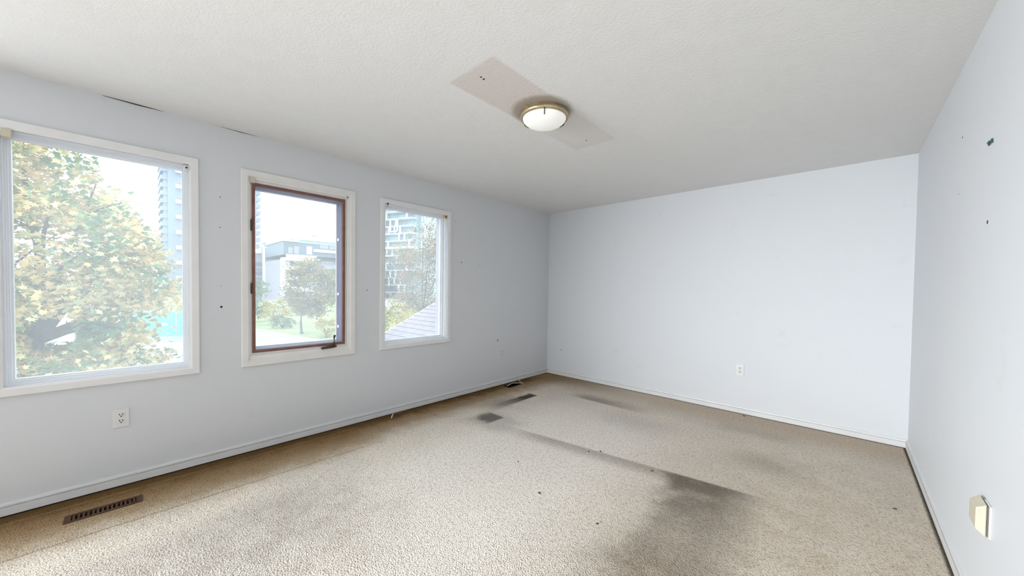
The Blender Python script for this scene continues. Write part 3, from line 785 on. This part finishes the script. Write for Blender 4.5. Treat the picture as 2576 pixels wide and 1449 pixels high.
# thin tree beyond the porch roof
tr = thing('autumn_tree', 'thin-leaved autumn tree beyond the shingled roof', 'tree', loc=(-13.2, 10.9, G))
grow((-13.2, 10.9, G), [(-13.2, 10.8, -.4), (-13.2, 9.6, 2.3), (-13.0, 12.2, 3.0), (-13.4, 10.9, 4.8), (-13.8, 11.8, 5.4), (-12.6, 10.0, .9), (-12.8, 11.9, 1.2)], .085, tr, M['bark'], seed=8)
pt = crown_points((-13.2, 11.3, 1.9), (1.9, 2.15, 3.4), 15000, 200, .34, 31)
pt = pt[~((pt[:, 1] < 10.5) & (pt[:, 2] > 3.7))]
foliage('foliage', M['leaf_mix'], tr, pt, .12, OVAL, 32)

def shrub(name, label, c, r, n, m, size, seed, cat='shrub', group=None):
    t = thing(name, label, cat, group, loc=(c[0], c[1], G))
    mb = MB()
    for k in range(4):
        aa = k * 1.7
        mb.tube([(c[0], c[1], G), (c[0] + .3 * r[0] * math.cos(aa), c[1] + .3 * r[1] * math.sin(aa), c[2])], [.05, .02], 6)
    part(mb.build('stem', M['bark']), t)
    p = crown_points(c, r, n, max(14, n // 30), min(r) * .22, seed)
    p = p[p[:, 2] > G + .05]
    foliage('foliage', m, t, p, size, OVAL, seed + 1)
    return t
def small_tree(label, base, c, r, n, m, size, seed, group=None):
    t = thing('street_tree', label, 'tree', group, loc=base)
    grow(base, [(base[0], base[1], c[2] - r[2] * .75), (c[0], c[1] - r[1] * .6, c[2] + .1), (c[0], c[1] + r[1] * .6, c[2] + .2), (c[0], c[1], c[2] + r[2] * .8), (c[0] + r[0] * .5, c[1], c[2])], .10, t, M['bark'], seed=seed)
    foliage('foliage', m, t, crown_points(c, r, n, max(24, n // 28), min(r) * .16, seed), size, OVAL, seed + 1)
    return t
small_tree('young street tree with a thin dark trunk on the verge, middle window', (-31.77, 10.55, G + .1), (-31.5, 11.25, 1.15), (1.9, 2.1, 2.8), 6500, M['leaf_o'], .22, 41)
small_tree('tall hazy green tree at the left edge of the middle window', (-47.0, 10.1, G + .1), (-47, 10.0, -.1), (1.7, 1.6, 2.5), 1500, M['leaf_g'], .26, 45)
small_tree('broad green tree behind the young street tree, right in the middle window', (-38.0, 17.2, G + .1), (-38, 16.9, 1.4), (2.3, 2.3, 2.9), 2600, M['leaf_g'], .26, 47)
shrub('yellow_shrub', 'bright yellow bush left of the young street tree', (-41.5, 11.0, -1.3), (1.2, 1.45, 1.5), 1300, M['leaf_y'], .20, 51)
shrub('yellow_shrub', 'low yellow-green bush right of the young street tree', (-27.9, 11.25, -2.1), (.7, .85, .95), 1000, M['leaf_y'], .14, 53)
shrub('green_shrub', 'low dark green bush under the yellow bush', (-37.6, 10.6, -2.35), (.9, 1.1, .7), 800, M['leaf_g'], .17, 55)
for k, (x, y, s_, lab) in enumerate(((-60, 11.0, 1.6, 'leftmost bush of the far green hedge row'), (-54, 17.5, 1.8, 'second bush from the left of the far green hedge row'), (-50, 24.5, 1.9, 'third bush from the left of the far green hedge row'), (-47, 31.5, 2.0, 'rightmost bush of the far green hedge row'))):
    shrub('hedge_bush', lab, (x, y, G + s_ * .75), (1.4, 2.3, s_), 1200, M['leaf_o'] if k % 2 else M['leaf_g'], .26, 60 + k, group='hedge bushes beyond the verge')
shrub('pale_shrub', 'pale yellow-green bush just beyond the roof edge', (-9.4, 7.05, -.35), (1.2, 1.15, 1.15), 2600, M['leaf_y'], .11, 71)
shrub('green_shrub', 'green bush behind the upper edge of the shingled roof', (-9.3, 9.75, -.5), (.85, .9, 1.3), 2000, M['leaf_g'], .12, 73)

# ---- shingled porch roof below the third window
SL = math.tan(math.radians(26.18)); CA, SA = math.cos(math.radians(26.18)), math.sin(math.radians(26.18))
RX0, RX1, EY, EZ, RY = -3.0, -.23, 1.95, .44 + SL * (1.95 - 3.33), 5.35
rz = EZ + SL * (RY - EY)
roof = thing('porch_roof', 'mauve-grey shingled porch roof sloping below the corner window', 'roof', loc=((RX0 + RX1) / 2, RY, EZ))
part(MB().extrude([(EY, EZ - .03), (RY, rz - .03), (2 * RY - EY, EZ - .03), (2 * RY - EY, EZ - .12), (RY, rz - .12), (EY, EZ - .12)], 'x', RX0 + .02, RX1).build('deck', M['felt']), roof)
part(MB().extrude([(EY - .02, EZ - .16), (EY - .02, EZ - .01), (RY, rz - .012), (RY, rz - .17)], 'x', RX0 - .005, RX0 + .018).build('rake_board', M['bwhite']), roof)
part(MB().box(RX0, RX1, EY, 2 * RY - EY, G, EZ - .13).build('porch_wall', M['bgrey']), roof)
EXPO, TAB = .139, .305
L_slope = (RY - EY) / CA
me_cache = {}
def shingle_mesh(wd, mi):
    k = (round(wd, 3), mi)
    if k in me_cache: return me_cache[k]
    o = MB().hexa([(0, 0, 0), (wd, 0, 0), (wd, .16, .0), (0, .16, .0), (0, 0, .018), (wd, 0, .018), (wd, .16, .004), (0, .16, .004)])
    ob = o.build('shingle', M['shingle'] if mi else M['shingle_b'])
    me_cache[k] = ob.data
    bpy.data.objects.remove(ob)
    return me_cache[k]
for r in range(int(L_slope / EXPO)):
    s0 = r * EXPO
    x = RX0 - rnd.choice((0, .08, .15, .21))
    while x < RX1 - .02:
        x1 = min(x + TAB - .007, RX1); xs = max(x, RX0)
        if x1 - xs > .02:
            o = bpy.data.objects.new('shingle', shingle_mesh(x1 - xs, rnd.random() < .6)); col.objects.link(o)
            o.matrix_world = Matrix.Translation((xs, EY + s0 * CA, EZ + s0 * SA - .026 + .002)) @ Matrix.Rotation(math.radians(26.18), 4, 'X')
            o.parent = roof; o.matrix_parent_inverse = Matrix.Translation(-Vector(roof.location))
        x += TAB
part(MB().extrude([(RY - .12, rz - .03), (RY, rz + .03), (RY + .12, rz - .03), (RY, rz - .0)], 'x', RX0, RX1).build('ridge_cap', M['shingle']), roof)

# ---- far buildings
def bpart(parent, name, m, *boxes):
    mb = MB()
    for b in boxes: mb.box(*b)
    return part(mb.build(name, m), parent)
# tall tower between the first and second window
tw = thing('apartment_tower', 'tall light blue-grey apartment tower with white balcony panels', 'building', loc=(-200, 25, G))
bpart(tw, 'tower_body', M['tower'], (-215, -190, 11.2, 39.8, G, 66))
nf = 23
for k in range(nf):
    z = G + 3.0 * k
    if z < 3: continue
    bpart(tw, 'balcony', M['tower'], (-208, -190.3, 9.2, 11.2, z + .05, z + 1.6), (-208, -190.6, 10.1, 11.2, z + 1.6, z + 3.05))
    bpart(tw, 'balcony', M['tower_d'], (-208, -190.6, 39.8, 41.6, z + .3, z + 1.9))
    bpart(tw, 'window_band', M['tower_d'], (-190, -189.85, 17.9, 36, z + 1.2, z + 2.5))
    if k % 2 == 0:
        bpart(tw, 'white_panel', M['bwhite'], (-190, -189.2, 13.4, 17.6, z + .2, z + 1.75))
    bpart(tw, 'window_band', M['tower_d'], (-190, -189.85, 14.0, 17.4, z + 2.1, z + 2.5))
# condo with dark glass penthouse
cd = thing('condo_building', 'low condo block with dark glass penthouse and white balconies', 'building', loc=(-125, 40, G))
CXF = -115
bpart(cd, 'main_block', M['bgrey'], (-140, CXF - 2, 31.2, 62, G, 9.2))
bpart(cd, 'penthouse', M['bdark'], (-140, CXF, 30.9, 60, 10.4, 14.2))
bpart(cd, 'penthouse_roof', M['bmint'], (-141, CXF + .6, 30.5, 34.8, 14.2, 14.8), (-141, CXF + 1.0, 34.8, 60, 14.9, 15.7), (-141, CXF, 34.8, 60, 14.2, 14.9))
bpart(cd, 'roof_plant_room', M['bmint'], (-132, CXF - 2, 36.5, 42.0, 15.7, 17.5))
bpart(cd, 'roof_vent', M['bgrey'], (-128, CXF - 1.9, 38.9, 40.2, 16.6, 17.0))
bpart(cd, 'roof_screen', M['bwhite'], (-128, CXF - 4, 34.0, 36.6, 15.6, 16.6))
for y0, y1, z0, z1, mm in ((36.9, 38.4, 10.9, 13.3, 'bwhite'), (32.0, 33.2, 10.8, 12.6, 'bgrey'), (33.5, 34.8, 10.8, 13.0, 'bgrey'), (40.6, 43.0, 13.0, 14.1, 'bgrey'), (43.4, 46.0, 13.0, 14.1, 'bgrey')):
    bpart(cd, 'window_pane', M[mm], (CXF, CXF + .15, y0, y1, z0, z1))
bpart(cd, 'penthouse_balcony', M['bwhite'], (CXF - 1, CXF + 1.2, 38.8, 60, 11.7, 12.5))
bpart(cd, 'glass_rail', M['bmint'], (CXF + 1.0, CXF + 1.1, 31.2, 39.4, 9.5, 10.5))
for k, (z0, z1) in enumerate(((8.7, 9.5), (6.0, 7.1), (2.95, 4.2), (-.2, 1.1))):
    bpart(cd, 'balcony', M['bwhite'], (CXF - 2, CXF + 1.3, 30.6, 40.2 if k == 0 else 38.6, z0, z1))
bpart(cd, 'corner_column', M['bwhite'], (CXF - 1, CXF + 1.35, 30.3, 30.9, -1.6, 8.9))
for z0 in (7.15, 4.2, 1.1):
    bpart(cd, 'wall_panel', M['bwhite'], (CXF - 2, CXF - 1.85, 31.6, 33.0, z0, z0 + 1.55))
    bpart(cd, 'window_pane', M['bdark'], (CXF - 2, CXF - 1.9, 33.2, 37.4, z0 + .1, z0 + 1.5))
for z0 in (3.6, .4, 6.7):
    bpart(cd, 'balcony', M['bgrey'], (CXF - 1, CXF + .8, 41.5, 60, z0, z0 + 1.1))
# long grey block further back
gb = thing('office_block', 'long low grey block with horizontal bands, behind the utility pole', 'building', loc=(-157, 32, G))
bpart(gb, 'block', M['bgrey'], (-170, -145, 20, 44, G, 12.4))
bpart(gb, 'parapet', M['bwhite'], (-170, -144.4, 19.5, 44, 12.4, 13.8))
for z in (8.2, 5.0, 1.8):
    bpart(gb, 'window_band', M['bdark'], (-145, -144.8, 21, 43.5, z, z + 1.2))
    bpart(gb, 'spandrel', M['bgrey'], (-145, -144.5, 20.5, 44, z - 1.1, z - .3))
# glass tower seen through the third window
gt = thing('glass_tower', 'pale glass tower with white framed balconies behind the autumn tree', 'building', loc=(-119, 75.3, G))
ud = Vector((-.95, -.31, 0)).normalized(); un = Vector((ud.y, -ud.x, 0)) * -1
if un.x < 0: un = -un
# un points towards the viewpoint
g0 = Vector((-119, 75.6, 0))
if (Vector((3, 0, 0)) - g0).dot(un) < 0: un = -un
def gbox(name, m, a0, a1, d0, d1, z0, z1):
    P = lambda a, d, z: g0 + ud * a + un * d + Vector((0, 0, z))
    return part(MB().hexa([P(a0, d0, z0), P(a1, d0, z0), P(a1, d1, z0), P(a0, d1, z0), P(a0, d0, z1), P(a1, d0, z1), P(a1, d1, z1), P(a0, d1, z1)]).build(name, m), gt)
gbox('tower_core', M['bglass'], 0, 45, -22, -1.8, G, 62)
gbox('side_wing', M['bmint'], -6.5, 0, -20, -4, G, 62)
for a in (-5.6, -4.2, -2.8, -1.4):
    gbox('pilaster', M['bwhite'], a, a + .35, -4, -3.6, G, 62)
FH = 2.87
for k in range(-6, 14):
    z = 16.45 + FH * k
    th = .75 if k == 0 else .34
    if z > 45 or z < G + 1: continue
    gbox('floor_slab', M['bwhite'], 0.2 if k % 2 else -.4, 40, -1.8, 1.1 if k else 1.7, z, z + th)
    for i in range(8):
        gbox('window_pane', M['tower_d'] if (i * 3 + k) % 4 == 0 else M['bglass'], 1 + i * 4.2, 1 + i * 4.2 + 3.7, -1.8, -1.65, z + .5, z + FH - .2)
    for i in range(4):
        a = 1.2 + ((k * 2 + i * 5) % 7) * 1.1 + i * 5.0
        gbox('frame_post', M['bwhite'], a, a + .42, .5, 1.1, z + th, z + FH)
for a0, a1, z0, z1 in ((14.0, 18.5, 20.5, 25.5), (13.0, 18.0, 26.5, 31.5), (6.5, 10.5, 23.0, 28.0)):
    for b0, b1, c0, c1 in ((a0, a0 + .45, z0, z1), (a1 - .45, a1, z0, z1), (a0, a1, z0, z0 + .4), (a0, a1, z1 - .4, z1)):
        gbox('frame_bar', M['bwhite'], b0, b1, 1.1, 1.6, c0, c1)

# ---- street furniture
pl = thing('utility_pole', 'pale utility pole with a crossarm in front of the grey block', 'pole', loc=(-70, 16.2, G))
part(MB().tube([(-70, 16.2, G), (-70, 16.15, 8.7)], [.26, .17], 10).build('pole_shaft', M['pole'], smooth=True), pl)
part(MB().box(-70.12, -69.88, 15.6, 16.75, 7.85, 8.05).build('crossarm', M['pole']), pl)
part(MB().box(-70.15, -69.85, 15.95, 16.4, 8.3, 8.75).build('pole_cap', M['bdark']), pl)
sg = thing('street_sign', 'blank white square sign on a thin post by the verge', 'sign', loc=(-34.6, 12.85, G + .1))
part(MB().box(-34.62, -34.59, 12.60, 13.09, -2.24, -1.60).build('sign_plate', M['bwhite'], bevel=.01), sg)
part(MB().tube([(-34.65, 12.85, G + .05), (-34.65, 12.85, -1.6)], .03, 8).build('sign_post', M['pole']), sg)
# turquoise mesh construction fence
fn = thing('construction_fence', 'turquoise mesh construction fence across the street, right in the nearest window', 'fence', loc=(-36.6, 2.3, G))
for i in range(4):
    y0 = .4 + i * 1.15
    x0 = -37.6 + i * .9
    pn = MB().hexa([(x0, y0, G + .15), (x0 + .9, y0 + 1.13, G + .15), (x0 + .86, y0 + 1.15, G + .15), (x0 - .04, y0 + .02, G + .15), (x0, y0, G + 2.1), (x0 + .9, y0 + 1.13, G + 2.1), (x0 + .86, y0 + 1.15, G + 2.1), (x0 - .04, y0 + .02, G + 2.1)]).build('mesh_panel', M['teal'])
    part(pn, fn)
    part(MB().tube([(x0 + .02, y0, G), (x0 + .02, y0, G + 2.2)], .035, 8).build('fence_post', M['pole']), fn)
    mb = MB()
    for j in (.55, 1.0, 1.45):
        mb.tube([(x0 + .03, y0, G + j), (x0 + .93, y0 + 1.13, G + j)], .015, 6)
    part(mb.build('fence_rail', M['bglass']), fn)
    part(MB().box(x0 + .42, x0 + .52, y0 + .35, y0 + .75, G + 1.0, G + 1.22).build('white_tag', M['bwhite']), fn)
# white low building behind the maple
sh = thing('white_garage', 'white low building glimpsed beside the maple trunk', 'building', loc=(-41, -4.2, G))
part(MB().box(-44, -39, -7.5, -2.2, G, -.75).build('garage_wall', M['bwhite']), sh)
part(MB().extrude([(-7.8, -.8), (-4.85, .5), (-1.9, -.8), (-1.9, -.65), (-4.85, .65), (-7.8, -.65)], 'x', -44.2, -38.8).build('garage_roof', M['bgrey']), sh)
part(MB().box(-39, -38.95, -6.6, -4.6, G, -1.0).build('garage_door', M['bmint']), sh)
# parked car by the glass tower's street
def parked_car(label, cx, cy):
    t = thing('parked_car', label, 'car', loc=(cx, cy, G))
    part(MB().extrude([(cy - 2.2, G + .35), (cy - 2.2, G + .85), (cy - 1.3, G + .95), (cy - .7, G + 1.45), (cy + .9, G + 1.45), (cy + 1.6, G + .95), (cy + 2.2, G + .85), (cy + 2.2, G + .35)], 'x', cx - .85, cx + .85).build('car_body', M['carpaint'], bevel=.08), t)
    part(MB().extrude([(cy - 1.15, G + .98), (cy - .65, G + 1.38), (cy + .85, G + 1.38), (cy + 1.4, G + .98)], 'x', cx - .87, cx + .87).build('car_window', M['cargl']), t)
    for dy in (-1.35, 1.35):
        for dx in (-.78, .78):
            part(MB().tube([(cx + dx - .1, cy + dy, G + .33), (cx + dx + .1, cy + dy, G + .33)], .33, 16).build('wheel', M['tyre']), t)
parked_car('white car parked on the street at the left of the corner window', -49.5, 29.2)
